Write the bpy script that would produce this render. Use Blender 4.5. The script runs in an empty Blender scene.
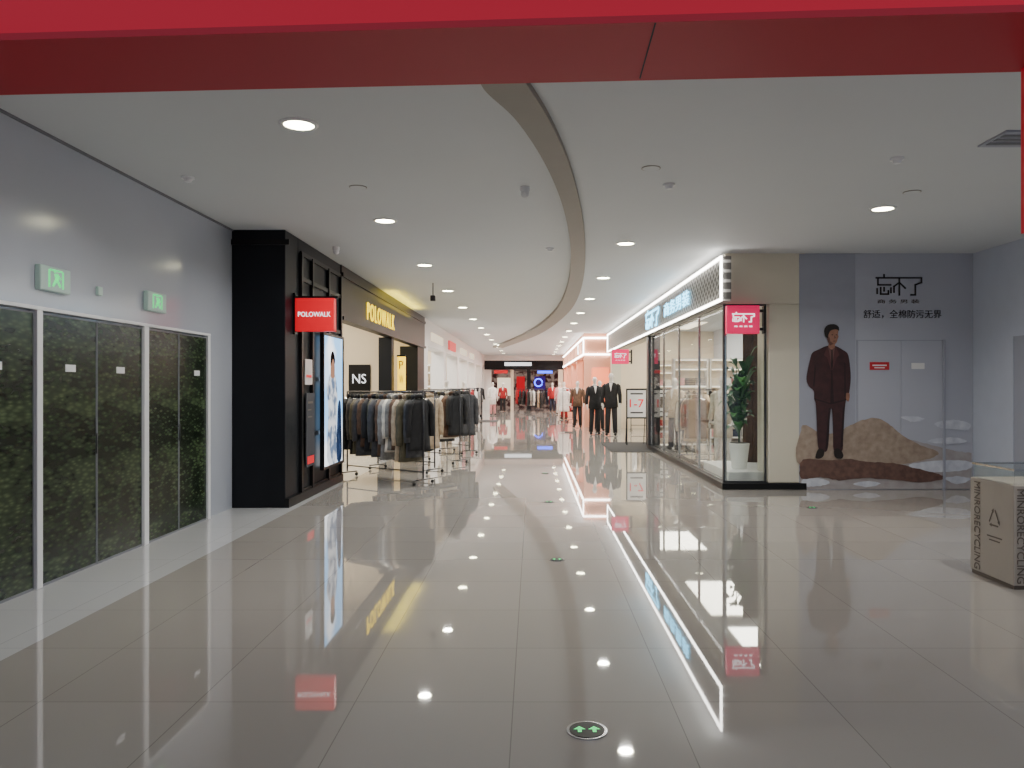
import bpy, bmesh, math, random
from mathutils import Vector, Matrix
random.seed(7)
F=770.0; CX=533.0; CY=386.0; HC=1.6
def PX(px,D): return (px-CX)/F*D
def PZ(py,D): return HC-(py-CY)/F*D
COL=bpy.context.scene.collection
CEIL=3.65
# ---------------------------------------------------------------- materials
def lin(c):
    return tuple(((x/255)/12.92 if x/255<=0.04045 else ((x/255+0.055)/1.055)**2.4) for x in c)+(1,)
def mat(name,c,rough=0.5,metal=0.0,em=None,es=0.0,c2=None,ns=5.0,bump=0.0,spec=0.5,bs=None,ior=None,coat=0):
    m=bpy.data.materials.new(name); m.use_nodes=True
    nt=m.node_tree; b=nt.nodes['Principled BSDF']
    b.inputs['Base Color'].default_value=lin(c); b.inputs['Roughness'].default_value=rough
    b.inputs['Metallic'].default_value=metal
    b.inputs['Specular IOR Level'].default_value=spec
    if ior: b.inputs['IOR'].default_value=ior
    if coat: b.inputs['Coat Weight'].default_value=coat; b.inputs['Coat Roughness'].default_value=0.03
    if em: 
        b.inputs['Emission Color'].default_value=lin(em); b.inputs['Emission Strength'].default_value=es
    tc=nt.nodes.new('ShaderNodeTexCoord')
    n=nt.nodes.new('ShaderNodeTexNoise'); n.inputs['Scale'].default_value=ns; n.inputs['Detail'].default_value=5
    nt.links.new(tc.outputs['Object'],n.inputs['Vector'])
    r=nt.nodes.new('ShaderNodeValToRGB')
    if c2 is None: c2=tuple(min(255,x*0.985) for x in c)
    r.color_ramp.elements[0].position=0.32; r.color_ramp.elements[1].position=0.68
    r.color_ramp.elements[0].color=lin(c); r.color_ramp.elements[1].color=lin(c2)
    nt.links.new(n.outputs['Fac'],r.inputs['Fac']); nt.links.new(r.outputs['Color'],b.inputs['Base Color'])
    if bump:
        bp=nt.nodes.new('ShaderNodeBump'); bp.inputs['Strength'].default_value=bump
        if bs:
            n2=nt.nodes.new('ShaderNodeTexNoise'); n2.inputs['Scale'].default_value=bs
            nt.links.new(tc.outputs['Object'],n2.inputs['Vector']); nt.links.new(n2.outputs['Fac'],bp.inputs['Height'])
        else: nt.links.new(n.outputs['Fac'],bp.inputs['Height'])
        nt.links.new(bp.outputs['Normal'],b.inputs['Normal'])
    return m
def emi(name,c,s,c2=None,ns=4.0):
    m=bpy.data.materials.new(name); m.use_nodes=True; nt=m.node_tree
    nt.nodes.remove(nt.nodes['Principled BSDF'])
    e=nt.nodes.new('ShaderNodeEmission'); e.inputs['Color'].default_value=lin(c); e.inputs['Strength'].default_value=s
    if c2:
        tc=nt.nodes.new('ShaderNodeTexCoord'); n=nt.nodes.new('ShaderNodeTexNoise'); n.inputs['Scale'].default_value=ns
        r=nt.nodes.new('ShaderNodeValToRGB'); r.color_ramp.elements[0].position=.42; r.color_ramp.elements[1].position=.58
        r.color_ramp.elements[0].color=lin(c); r.color_ramp.elements[1].color=lin(c2)
        nt.links.new(tc.outputs['Object'],n.inputs['Vector']); nt.links.new(n.outputs['Fac'],r.inputs['Fac']); nt.links.new(r.outputs['Color'],e.inputs['Color'])
    nt.links.new(e.outputs[0],nt.nodes['Material Output'].inputs['Surface'])
    return m
def floor_mat():
    m=bpy.data.materials.new('glossy_porcelain_tile'); m.use_nodes=True; nt=m.node_tree; b=nt.nodes['Principled BSDF']
    tc=nt.nodes.new('ShaderNodeTexCoord')
    mp=nt.nodes.new('ShaderNodeMapping'); mp.inputs['Location'].default_value=(0.1,0.1,0)
    nt.links.new(tc.outputs['Object'],mp.inputs['Vector'])
    brs=[]
    for c1,c2,c3 in (((158,153,147),(154,149,143),(124,119,113)),((192,193,194),(187,188,189),(160,159,158))):
        br=nt.nodes.new('ShaderNodeTexBrick'); br.offset=0.0; br.squash=1.0
        br.inputs['Scale'].default_value=1.0; br.inputs['Brick Width'].default_value=0.8; br.inputs['Row Height'].default_value=0.8
        br.inputs['Mortar Size'].default_value=0.0025; br.inputs['Mortar Smooth'].default_value=0.1
        br.inputs['Color1'].default_value=lin(c1); br.inputs['Color2'].default_value=lin(c2); br.inputs['Mortar'].default_value=lin(c3)
        nt.links.new(mp.outputs[0],br.inputs['Vector']); brs.append(br)
    sx=nt.nodes.new('ShaderNodeSeparateXYZ'); nt.links.new(tc.outputs['Object'],sx.inputs[0])
    lt=nt.nodes.new('ShaderNodeMath'); lt.operation='LESS_THAN'; lt.inputs[1].default_value=-3.1
    nt.links.new(sx.outputs['X'],lt.inputs[0])
    mx=nt.nodes.new('ShaderNodeMix'); mx.data_type='RGBA'
    nt.links.new(lt.outputs[0],mx.inputs['Factor']); nt.links.new(brs[0].outputs['Color'],mx.inputs['A']); nt.links.new(brs[1].outputs['Color'],mx.inputs['B'])
    nt.links.new(mx.outputs['Result'],b.inputs['Base Color'])
    n=nt.nodes.new('ShaderNodeTexNoise'); n.inputs['Scale'].default_value=1.6; nt.links.new(tc.outputs['Object'],n.inputs['Vector'])
    mr=nt.nodes.new('ShaderNodeMapRange'); mr.inputs['To Min'].default_value=0.012; mr.inputs['To Max'].default_value=0.035
    nt.links.new(n.outputs['Fac'],mr.inputs['Value']); nt.links.new(mr.outputs[0],b.inputs['Roughness'])
    b.inputs['IOR'].default_value=1.95
    return m
def glass_mat():
    m=bpy.data.materials.new('clear_glass'); m.use_nodes=True; nt=m.node_tree
    nt.nodes.remove(nt.nodes['Principled BSDF'])
    t=nt.nodes.new('ShaderNodeBsdfTransparent'); t.inputs[0].default_value=(.94,.96,.95,1)
    g=nt.nodes.new('ShaderNodeBsdfGlossy'); g.inputs['Roughness'].default_value=.02
    lw=nt.nodes.new('ShaderNodeLayerWeight'); lw.inputs['Blend'].default_value=.5
    p=nt.nodes.new('ShaderNodeMath'); p.operation='POWER'; p.inputs[1].default_value=5
    q=nt.nodes.new('ShaderNodeMath'); q.operation='MULTIPLY_ADD'; q.inputs[1].default_value=.35; q.inputs[2].default_value=.03
    nt.links.new(lw.outputs['Facing'],p.inputs[0]); nt.links.new(p.outputs[0],q.inputs[0])
    mx=nt.nodes.new('ShaderNodeMixShader')
    nt.links.new(q.outputs[0],mx.inputs[0]); nt.links.new(t.outputs[0],mx.inputs[1]); nt.links.new(g.outputs[0],mx.inputs[2])
    nt.links.new(mx.outputs[0],nt.nodes['Material Output'].inputs['Surface'])
    return m
def hedge_mat():
    m=bpy.data.materials.new('artificial_hedge'); m.use_nodes=True; nt=m.node_tree; b=nt.nodes['Principled BSDF']
    tc=nt.nodes.new('ShaderNodeTexCoord')
    mp=nt.nodes.new('ShaderNodeMapping'); mp.inputs['Rotation'].default_value=(math.radians(38),0,0); mp.inputs['Scale'].default_value=(1,.4,1.1)
    nt.links.new(tc.outputs['Object'],mp.inputs['Vector'])
    n=nt.nodes.new('ShaderNodeTexVoronoi'); n.inputs['Scale'].default_value=30
    nt.links.new(mp.outputs[0],n.inputs['Vector'])
    n2=nt.nodes.new('ShaderNodeTexNoise'); n2.inputs['Scale'].default_value=3.6; n2.inputs['Detail'].default_value=9; n2.inputs['Distortion'].default_value=1.2
    nt.links.new(mp.outputs[0],n2.inputs['Vector'])
    mr=nt.nodes.new('ShaderNodeMapRange'); mr.inputs['From Min'].default_value=.32; mr.inputs['From Max'].default_value=.66; mr.inputs['To Min'].default_value=.4; mr.inputs['To Max'].default_value=1.5
    nt.links.new(n2.outputs['Fac'],mr.inputs['Value'])
    mul=nt.nodes.new('ShaderNodeMath'); mul.operation='MULTIPLY'
    nt.links.new(n.outputs['Distance'],mul.inputs[0]); nt.links.new(mr.outputs[0],mul.inputs[1])
    r=nt.nodes.new('ShaderNodeValToRGB'); e=r.color_ramp.elements
    e[0].position=0.03; e[0].color=lin((80,96,66)); e[1].position=.8; e[1].color=lin((18,26,18))
    q=e.new(0.28); q.color=lin((48,61,42))
    nt.links.new(mul.outputs[0],r.inputs['Fac']); nt.links.new(r.outputs['Color'],b.inputs['Base Color'])
    b.inputs['Roughness'].default_value=.22; b.inputs['Specular IOR Level'].default_value=.2
    return m
def lattice_mat():
    m=bpy.data.materials.new('lattice_sign_face'); m.use_nodes=True; nt=m.node_tree; b=nt.nodes['Principled BSDF']
    tc=nt.nodes.new('ShaderNodeTexCoord'); outs=[]
    for a in (35,-35):
        mp=nt.nodes.new('ShaderNodeMapping'); mp.inputs['Rotation'].default_value=(math.radians(a),0,0)
        nt.links.new(tc.outputs['Object'],mp.inputs['Vector'])
        w=nt.nodes.new('ShaderNodeTexWave'); w.bands_direction='Z'; w.inputs['Scale'].default_value=2.6
        nt.links.new(mp.outputs[0],w.inputs['Vector']); outs.append(w)
    mx=nt.nodes.new('ShaderNodeMath'); mx.operation='MAXIMUM'
    nt.links.new(outs[0].outputs['Fac'],mx.inputs[0]); nt.links.new(outs[1].outputs['Fac'],mx.inputs[1])
    r=nt.nodes.new('ShaderNodeValToRGB'); r.color_ramp.elements[0].position=.7; r.color_ramp.elements[1].position=.9
    r.color_ramp.elements[0].color=lin((84,82,80)); r.color_ramp.elements[1].color=lin((180,178,174))
    nt.links.new(mx.outputs[0],r.inputs['Fac']); nt.links.new(r.outputs['Color'],b.inputs['Base Color'])
    return m
M={}
M['floor']=floor_mat(); M['glass']=glass_mat(); M['hedge']=hedge_mat(); M['lattice']=lattice_mat()
M['ceil']=mat('painted_ceiling',(208,212,214),.7,ns=.4)
M['strip']=mat('grey_beige_ceiling_band',(150,145,136),.6)
M['wallL']=mat('gloss_white_panel',(180,185,196),.14,ns=.8)
M['white']=mat('white_paint',(225,224,222),.45)
M['bluegrey']=mat('blue_grey_paint',(190,196,210),.4)
M['whitem']=mat('white_frame',(230,232,234),.3)
M['grey']=mat('grey_print_vinyl',(176,179,191),.4,ns=.5)
M['greyd']=mat('darker_grey_print_vinyl',(158,161,174),.4)
M['red']=mat('red_panel',(222,4,46),.35,ns=.7,em=(222,4,46),es=.12)  # slight self-glow brightens the beam front, which is no lamp
M['red_shaded']=mat('red_shaded_soffit',(190,6,42),.5,ns=.7)  # darker copy of the beam red, shade painted in for the underside
M['black']=mat('black_panel',(14,17,23),.5,ns=3,c2=(17,20,26),spec=.25)
M['black2']=mat('black_metal',(11,11,13),.4,spec=.3)
M['chrome']=mat('chrome',(190,190,192),.2,metal=1.0)
M['beige']=mat('beige_stone',(210,204,186),.4,ns=2)
M['cream']=mat('cream_wall',(228,214,190),.5)
M['peach']=mat('peach_wall',(236,170,140),.5)
M['brown']=mat('brown_wood',(92,64,44),.5,ns=8,c2=(70,48,32))
M['gap']=mat('dark_grey_matt',(62,62,68),.7)  # plain dark grey for the beam joint and the notice board
M['edge']=mat('grey_edge_gap',(120,122,128),.7)
M['led']=emi('white_led_tube',(255,250,242),16)
M['shelfled']=emi('shelf_led',(255,240,214),5)
M['cyan']=emi('cool_white_letter',(120,214,255),7)
M['lamp']=emi('lamp_lens',(255,250,206),45)
M['yellow']=emi('yellow_lit_letter',(255,216,0),3.0)
M['mag']=mat('magenta_sign_face',(214,14,84),.4,em=(214,14,84),es=.75)
M['redlit']=mat('red_sign_face',(214,14,34),.4,em=(214,14,34),es=.55)
M['redm']=mat('matt_red_plate',(196,34,46),.5)
M['wlit']=emi('white_lit_letter',(255,255,255),1.8)
M['green']=mat('lit_green',(20,170,90),.4,em=(20,220,110),es=1.6)
M['signhouse']=mat('pale_sign_housing',(176,200,190),.35,em=(176,205,192),es=.1)
M['dark']=mat('dark_ink',(50,46,50),.5)
M['suit']=mat('printed_maroon_suit',(66,35,38),.6,ns=9,c2=(50,27,30))
M['suitd']=mat('printed_suit_shadow',(36,20,23),.6)
M['suitl']=mat('printed_suit_lapel',(84,46,48),.6)
M['skin']=mat('printed_skin',(158,116,96),.6,ns=14,c2=(136,96,80))
M['skind']=mat('printed_skin_shadow',(104,70,60),.6)
M['hair']=mat('printed_hair',(30,22,20),.6)
M['shirt']=mat('printed_dark_shirt',(106,74,70),.6)
M['sand']=mat('printed_sand',(166,150,134),.6,ns=11,c2=(142,124,110))
M['sand2']=mat('printed_grey_ground',(168,163,164),.6,ns=8,c2=(156,148,147))
M['mud']=mat('printed_mud',(112,84,74),.6,ns=13,c2=(86,62,56))
M['snow']=mat('printed_snow',(206,209,217),.5,ns=9,c2=(182,186,198))
M['card']=mat('cardboard_white',(168,160,150),.5)
M['cardtxt']=mat('grey_brown_ink',(96,86,78),.5)
M['leaf']=mat('leaf_green',(52,110,52),.4,ns=12,c2=(84,142,70))
M['leafd']=mat('leaf_dark',(32,72,36),.4,ns=12,c2=(50,100,48))
M['pot']=mat('white_ceramic',(232,232,228),.25)
M['soil']=mat('soil',(50,38,28),.9,ns=30,bump=.5)
M['mannq']=mat('mannequin_white',(225,220,214),.35)
M['mat']=mat('dark_door_mat',(50,48,48),.9,ns=60,bump=.4)
M['tube']=mat('dark_grey_metal',(60,60,64),.35,metal=.6)
M['store']=emi('lit_store_panel',(255,234,202),1.5)
cloth={}
for k,c,c2 in [('black',(30,30,33),(18,18,20)),('charcoal',(70,70,73),(50,50,54)),('olive',(92,86,66),(70,66,50)),
   ('brown',(104,76,56),(74,52,38)),('grey',(140,138,134),(106,104,102)),('beige',(190,170,144),(156,138,114)),
   ('cream',(222,214,198),(192,182,166)),('navy',(36,44,64),(24,30,48)),('red',(170,30,36),(120,18,24)),('white',(236,234,230),(210,208,204)),('pink',(220,160,160),(200,130,136))]:
    cloth[k]=mat('cloth_'+k,c,.8,ns=14,c2=c2,bump=.35,bs=30)
# ---------------------------------------------------------------- mesh builder
class MB:
    def __init__(s): s.v=[]; s.f=[]
    def box(s,x0,x1,y0,y1,z0,z1):
        if x0>x1:x0,x1=x1,x0
        if y0>y1:y0,y1=y1,y0
        i=len(s.v)
        s.v+=[(x0,y0,z0),(x1,y0,z0),(x1,y1,z0),(x0,y1,z0),(x0,y0,z1),(x1,y0,z1),(x1,y1,z1),(x0,y1,z1)]
        s.f+=[tuple(i+k for k in q) for q in ((0,3,2,1),(4,5,6,7),(0,1,5,4),(1,2,6,5),(2,3,7,6),(3,0,4,7))]
        return s
    def hexa(s,v):
        i=len(s.v); s.v+=list(v)
        s.f+=[tuple(i+k for k in q) for q in ((0,3,2,1),(4,5,6,7),(0,1,5,4),(1,2,6,5),(2,3,7,6),(3,0,4,7))]
        return s
    def loft(s,rings,cap=True):
        n=len(rings[0]); i=len(s.v)
        for r in rings: s.v+=[tuple(p) for p in r]
        for a in range(len(rings)-1):
            for b in range(n):
                c=(b+1)%n
                s.f.append((i+a*n+b,i+a*n+c,i+(a+1)*n+c,i+(a+1)*n+b))
        if cap:
            s.f.append(tuple(i+k for k in reversed(range(n)))); j=i+(len(rings)-1)*n
            s.f.append(tuple(j+k for k in range(n)))
        return s
    def tube(s,pts,rad,n=10):
        pts=[Vector(p) for p in pts]; rings=[]
        if not isinstance(rad,(list,tuple)): rad=[rad]*len(pts)
        t0=(pts[1]-pts[0]).normalized(); up=Vector((0,0,1)) if abs(t0.z)<.9 else Vector((1,0,0))
        u=t0.cross(up).normalized()
        for k,p in enumerate(pts):
            t=(pts[min(k+1,len(pts)-1)]-pts[max(k-1,0)]).normalized()
            u=(u-t*u.dot(t)).normalized(); w=t.cross(u)
            r=rad[k]; ra,rb=(r if isinstance(r,tuple) else (r,r))
            rings.append([p+u*math.cos(2*math.pi*q/n)*ra+w*math.sin(2*math.pi*q/n)*rb for q in range(n)])
        return s.loft(rings)
    def ell(s,c,r,nu=14,nv=9):
        rings=[]
        for a in range(nv):
            ph=math.pi*(a+.02)/(nv-1+.04)
            rings.append([(c[0]+r[0]*math.sin(ph)*math.cos(2*math.pi*q/nu),c[1]+r[1]*math.sin(ph)*math.sin(2*math.pi*q/nu),c[2]-r[2]*math.cos(ph)) for q in range(nu)])
        return s.loft(rings)
    def cyl(s,c,r,z0,z1,n=24,r2=None):
        r2=r2 or r
        return s.loft([[(c[0]+q*math.cos(2*math.pi*k/n),c[1]+q*math.sin(2*math.pi*k/n),z) for k in range(n)] for q,z in ((r,z0),(r2,z1))])
    def poly(s,pts):
        i=len(s.v); s.v+=[tuple(p) for p in pts]; s.f.append(tuple(range(i,i+len(pts)))); return s
    def mesh(s,name):
        m=bpy.data.meshes.new(name); m.from_pydata(s.v,[],s.f); m.update()
        bm=bmesh.new(); bm.from_mesh(m); bmesh.ops.recalc_face_normals(bm,faces=bm.faces); bm.to_mesh(m); bm.free()
        return m
def finish(o,label,cat,group,kind):
    if label: o['label']=label
    if cat: o['category']=cat
    if group: o['group']=group
    if kind: o['kind']=kind
def make(name,mb,m,parent=None,smooth=False,bevel=0,label=None,cat=None,group=None,kind=None,origin=True):
    me=mb.mesh(name) if isinstance(mb,MB) else mb
    me.materials.append(m)
    if smooth:
        for p in me.polygons: p.use_smooth=True
    o=bpy.data.objects.new(name,me); COL.objects.link(o)
    if parent: o.parent=parent
    elif origin:
        xs=[v.co for v in me.vertices]
        c=Vector(((min(v.x for v in xs)+max(v.x for v in xs))/2,(min(v.y for v in xs)+max(v.y for v in xs))/2,min(v.z for v in xs)))
        me.transform(Matrix.Translation(-c)); o.location=c
    if bevel:
        b=o.modifiers.new('bevel','BEVEL'); b.width=bevel; b.segments=2; b.limit_method='ANGLE'
    finish(o,label,cat,group,kind)
    return o
def B(*a): return MB().box(*a)
def T(name,label,cat,loc=(0,0,0),rz=0,group=None):
    o=bpy.data.objects.new(name,None); o.empty_display_size=.1; COL.objects.link(o)
    o.location=loc; o.rotation_euler=(0,0,rz); finish(o,label,cat,group,None); return o
FACE={'cam':(math.pi/2,0,0),'+x':(math.pi/2,0,math.pi/2),'-x':(math.pi/2,0,-math.pi/2),'up':(0,0,0)}
def txt(body,w,h,loc,face,m,parent,name='lettering',ex=.004,rot=0,label=None,bold=0,space=1.0):
    cu=bpy.data.curves.new('t','FONT'); cu.body=body; cu.align_x='CENTER'; cu.align_y='CENTER'; cu.extrude=ex; cu.resolution_u=3; cu.offset=bold
    cu.space_character=space
    o=bpy.data.objects.new('t',cu); COL.objects.link(o)
    bpy.context.view_layer.update()
    dg=bpy.context.evaluated_depsgraph_get()
    me=bpy.data.meshes.new_from_object(o.evaluated_get(dg)); bpy.data.objects.remove(o); bpy.data.curves.remove(cu)
    if len(me.vertices)==0: return None
    xs=[v.co.x for v in me.vertices]; ys=[v.co.y for v in me.vertices]
    cx,cy=(min(xs)+max(xs))/2,(min(ys)+max(ys))/2; sx=w/max(max(xs)-min(xs),1e-5); sy=h/max(max(ys)-min(ys),1e-5)
    for v in me.vertices: v.co.x=(v.co.x-cx)*sx; v.co.y=(v.co.y-cy)*sy
    if rot: me.transform(Matrix.Rotation(rot,4,'Z'))
    me.materials.clear(); me.materials.append(m); me.name=name
    ob=bpy.data.objects.new(name,me); COL.objects.link(ob); ob.parent=parent; ob.location=loc; ob.rotation_euler=FACE[face]
    if label: ob['label']=label
    return ob
LOGO=[[(.5,1),(.5,.85)],[(.0,.85),(2.95,.85),(2.95,.62),(2.55,.5),(2.55,0),(2.28,0)],[(.1,.85),(.1,.5),(.92,.5)],[(.05,.3),(.05,.08)],
 [(.28,.36),(.28,.04),(.78,.04),(.78,.2)],[(.5,.36),(.5,.2)],[(.95,.34),(.95,.12)],[(1.5,.85),(1.5,0)],[(1.5,.62),(1.15,.42),(1.15,.14)],[(1.5,.62),(1.88,.34)]]
def logo(w,h,loc,face,m,parent,th=.055,ex=.006,label=None):
    g=MB(); t=th
    for st in LOGO:
        pp=[(p[0]/2.95*w-w/2,p[1]*h-h/2) for p in st]; tt=t*h
        for a,b in zip(pp,pp[1:]):
            dx,dy=b[0]-a[0],b[1]-a[1]; n=math.hypot(dx,dy); dx/=n; dy/=n
            a=(a[0]-dx*tt,a[1]-dy*tt); b=(b[0]+dx*tt,b[1]+dy*tt); nx,ny=-dy*tt,dx*tt
            q=[(a[0]+nx,a[1]+ny),(a[0]-nx,a[1]-ny),(b[0]-nx,b[1]-ny),(b[0]+nx,b[1]+ny)]
            g.hexa([(x,y,-ex) for x,y in q]+[(x,y,ex) for x,y in q])
    o=make('lettering',g,m,parent,label=label); o.location=loc; o.rotation_euler=FACE[face]; return o
def smoothpts(p,n=5):
    out=[]; L=len(p)
    for i in range(L):
        a,b,c,d=[Vector(p[(i+k-1)%L]) for k in range(4)]
        for j in range(n):
            t=j/n
            out.append(.5*((2*b)+(c-a)*t+(2*a-5*b+4*c-d)*t*t+(3*b-a-3*c+d)*t**3))
    return out
def copytree(o,loc,rz=None,group=None):
    n=o.copy(); COL.objects.link(n); n.location=loc
    if rz is not None: n.rotation_euler=(0,0,rz)
    for ch in o.children:
        c=ch.copy(); c.parent=n; COL.objects.link(c)
        for g in ch.children:
            k=g.copy(); k.parent=c; COL.objects.link(k)
    return n
# ---------------------------------------------------------------- structure
S='structure'
make('floor',B(-9,9,-1.5,62,-.1,0),M['floor'],kind=S,origin=False)
make('ceiling',B(-9,9,2.1,62,CEIL,CEIL+.15),M['ceil'],kind=S,origin=False)
make('wall_left',B(-4.15,-3.95,-1.5,10.1,0,CEIL),M['wallL'],kind=S)
make('wall_right',B(6.8,7.0,-1.5,30.2,0,CEIL),M['bluegrey'],kind=S)
make('wall_back',B(4.2,6.8,11.9,12.1,0,CEIL),M['grey'],kind=S)
make('wall_end',B(-9,9,60,60.2,0,CEIL),M['white'],kind=S)
make('wall_left_far',B(-7.2,-7.0,10.1,60,0,CEIL),M['cream'],kind=S)
make('wall_right_far',B(5.2,5.4,30.3,60,0,CEIL),M['peach'],kind=S)
make('trim_1',B(-3.95,-3.93,2.6,10.1,CEIL-.02,CEIL),M['edge'],kind=S)  # grey strip stands in for the dark shade of the wall-ceiling gap
# curved ceiling band
Lp=[(474,60),(484,85),(515,115),(542,155),(561,198),(570,240),(570,272),(563,298),(550,316),(526,333),(493,347)]
Rp=[(512,60),(527,85),(549,120),(568,162),(580,205),(585,242),(584,275),(577,300),(564,317),(540,334),(503,348)]
def cr(p,n=8):
    out=[]
    q=[p[0]]+p+[p[-1]]
    for i in range(1,len(q)-2):
        a,b,c,d=[Vector(x) for x in q[i-1:i+3]]
        for j in range(n):
            t=j/n; out.append(.5*((2*b)+(c-a)*t+(2*a-5*b+4*c-d)*t*t+(3*b-a-3*c+d)*t**3))
    out.append(Vector(p[-1])); return out
zs=CEIL-.05
def cpt(p,z):
    D=(zs-HC)*F/(CY-p[1]); return (PX(p[0],D),D,z)
l=[cpt(p,0) for p in cr(Lp)]; r=[cpt(p,0) for p in cr(Rp)]
mb=MB()
mb.loft([[(a[0],a[1],CEIL),(b[0],b[1],CEIL),(b[0],b[1],zs),(a[0],a[1],zs-.03)] for a,b in zip(l,r)])
make('trim_2',mb,M['strip'],kind=S)
# red entrance portal
e=T('entrance_portal','red panelled entrance beam with short hanging return panel','entrance beam',(0,2.4,0))
def hx(n0,n1,f0,f1,z0,z1): return MB().hexa([(-3.949,n0,z0),(4,n1,z0),(4,f1,z0),(-3.949,f0,z0),(-3.949,n0,z1),(4,n1,z1),(4,f1,z1),(-3.949,f0,z1)])
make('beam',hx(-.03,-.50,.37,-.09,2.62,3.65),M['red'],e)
make('shaded_soffit',hx(-.03,-.50,.37,-.09,2.6,2.62),M['red_shaded'],e,label='beam underside with shade painted into its red')
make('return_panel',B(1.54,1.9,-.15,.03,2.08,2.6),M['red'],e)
make('joint_line',MB().hexa([(.335,-.28,2.598),(.339,-.28,2.598),(.349,.1,2.598),(.345,.1,2.598),(.335,-.28,2.6),(.339,-.28,2.6),(.349,.1,2.6),(.345,.1,2.6)]),M['gap'],e)
# ---------------------------------------------------------------- left wall hedge panels
XL=-3.95
def panel(d0,d1,stick=None,handle=False):
    o=T('hedge_panel','tall door-height panel covered in printed dark green foliage','wall panel',(XL,(d0+d1)/2,0),group='green foliage wall panels')
    h=(d1-d0)/2
    make('foliage_face',B(.0,.035,-h,h,.02,2.17),M['hedge'],o)
    make('edge_frame',MB().box(0,.04,-h,-h+.008,.0,2.18).box(0,.04,h-.008,h,.0,2.18).box(0,.04,-h+.008,h-.008,2.17,2.18).box(0,.04,-h+.008,h-.008,0,.02),M['edge'],o)
    if stick is not None:
        make('sticker',B(.035,.04,stick-.07,stick+.07,1.72,1.78),M['whitem'],o,label='small white printed sticker')
    if handle:
        y=h-.06
        make('door_handle',MB().tube([(.075,y,1.0),(.075,y,1.18)],.007).tube([(.03,y,1.02),(.075,y,1.02)],.005).tube([(.03,y,1.16),(.075,y,1.16)],.005),M['tube'],o,smooth=True,label='dark metal pull handle')
panel(3.6,4.75); panel(4.77,6.03,.2); panel(6.13,6.9,.0,True); panel(6.91,7.7,.0); panel(7.82,8.5,None,True); panel(8.51,9.22,.1)
for d,w in ((6.08,.035),(7.76,.045),(9.26,.035)):
    make('post',B(XL,XL+.06,d-w,d+w,0,2.2),M['whitem'],label='slim white aluminium post between foliage panels',cat='post',group='white panel posts',bevel=.004)
make('header_rail',B(XL,XL+.06,3.6,9.3,2.2,2.23),M['whitem'],label='white aluminium rail above foliage panels',cat='rail',bevel=.004)
for d,w in ((6.3,.2),(8.0,.2)):
    o=T('exit_sign','wall-mounted lit green running-man exit sign box','exit sign',(XL,d,2.37),group='exit signs')
    make('housing',B(0,.05,-w,w,0,.2),M['signhouse'],o,bevel=.01)
    g=MB()
    g.ell((.052,-.02,.165),(.003,.014,.014))
    for pts in ([(-.03,.14),(.02,.15),(.03,.10),(-.01,.09)],[(-.01,.10),(.02,.10),(.06,.05),(.045,.035),(.01,.075)],[(-.02,.1),(.01,.09),(-.04,.035),(-.055,.045)],[(.02,.145),(.06,.11),(.05,.1),(.015,.13)]):
        g.poly([(.053,a,b) for a,b in pts])
    make('running_figure',g,M['green'],o)
    make('doorway_mark',MB().box(.05,.053,.08,.095,.03,.17).box(.05,.053,-.1,-.085,.03,.17).box(.05,.053,-.085,.08,.165,.177),M['green'],o)
make('wall_sensor',B(XL,XL+.03,6.95,7.02,2.42,2.5),M['signhouse'],label='small white sensor on gloss wall',cat='sensor',bevel=.005)
# ---------------------------------------------------------------- black shop left
XB=-3.25
o=T('black_storefront','black panelled clothing shop front with tall lattice windows','storefront',(XB,10.1,0))
make('corner_pier',B(-.7,0,0,.55,0,CEIL),M['black'],o,bevel=.01)
make('facade_panel',B(-.16,0,.55,2.9,0,CEIL),M['black'],o,bevel=.008)
f=MB()
for y in (.62,1.15,2.05,2.82): f.box(0,.045,y-.035,y+.035,.12,3.45)
for z in (.12,.9,1.7,2.5,3.1,3.45): f.box(0,.03,.62,2.82,z-.03,z+.03)
make('lattice_moulding',f,M['black2'],o)
make('plinth',B(0,.05,.0,2.9,0,.12),M['black2'],o)
make('fascia',B(-.16,.02,2.9,12.9,2.72,CEIL),M['black2'],o,bevel=.008)
make('fascia_moulding',MB().box(.02,.06,2.9,12.9,2.72,2.78).box(.02,.05,2.9,12.9,3.45,3.52).box(-.7,.06,-.03,0,3.45,3.52),M['black2'],o)
make('column',B(-.3,0,7.6,7.9,0,2.72),M['black'],o); make('column',B(-.5,0,11.6,12.9,0,2.72),M['black'],o)
make('side_return',B(-3.75,-.7,0,.15,0,CEIL),M['black'],o)
txt('POLOWALK',2.9,.34,(.035,6.3,3.06),'+x',M['yellow'],o,ex=.006,label='glowing yellow raised capital letters',space=1.25)
# lightbox poster
o=T('advertising_lightbox','tall illuminated fashion poster in black frame','lightbox',(XB+.045,12.2-.0,.33))
make('frame',MB().box(0,.06,-.62,-.58,0,2.08).box(0,.06,.58,.62,0,2.08).box(0,.06,-.58,.58,0,.04).box(0,.06,-.58,.58,2.04,2.08),M['black2'],o)
make('lit_face',B(0,.04,-.58,.58,.04,2.04),emi('poster_sky',(140,190,235),2.6,(240,244,248),1.3),o)
def wallpoly(pts,x,m,name,parent,label=None):
    pp=smoothpts([(a,b) for a,b in pts],4); g=MB().poly([(x,p[0],p[1]) for p in pp]); return make(name,g,m,parent,label=label)
wallpoly([(-.35,.1),(-.3,.9),(-.4,1.2),(-.2,1.45),(.1,1.45),(.25,1.1),(.18,.6),(.3,.1)],.043,emi('poster_coat',(110,128,156),1.4,(235,238,242),5),'printed_coat',o,'pale coat of the printed model')
wallpoly([(-.17,1.42),(-.15,1.66),(-.05,1.74),(.06,1.66),(.06,1.42)],.045,emi('poster_skin',(190,140,115),1.1),'printed_face',o)
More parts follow.
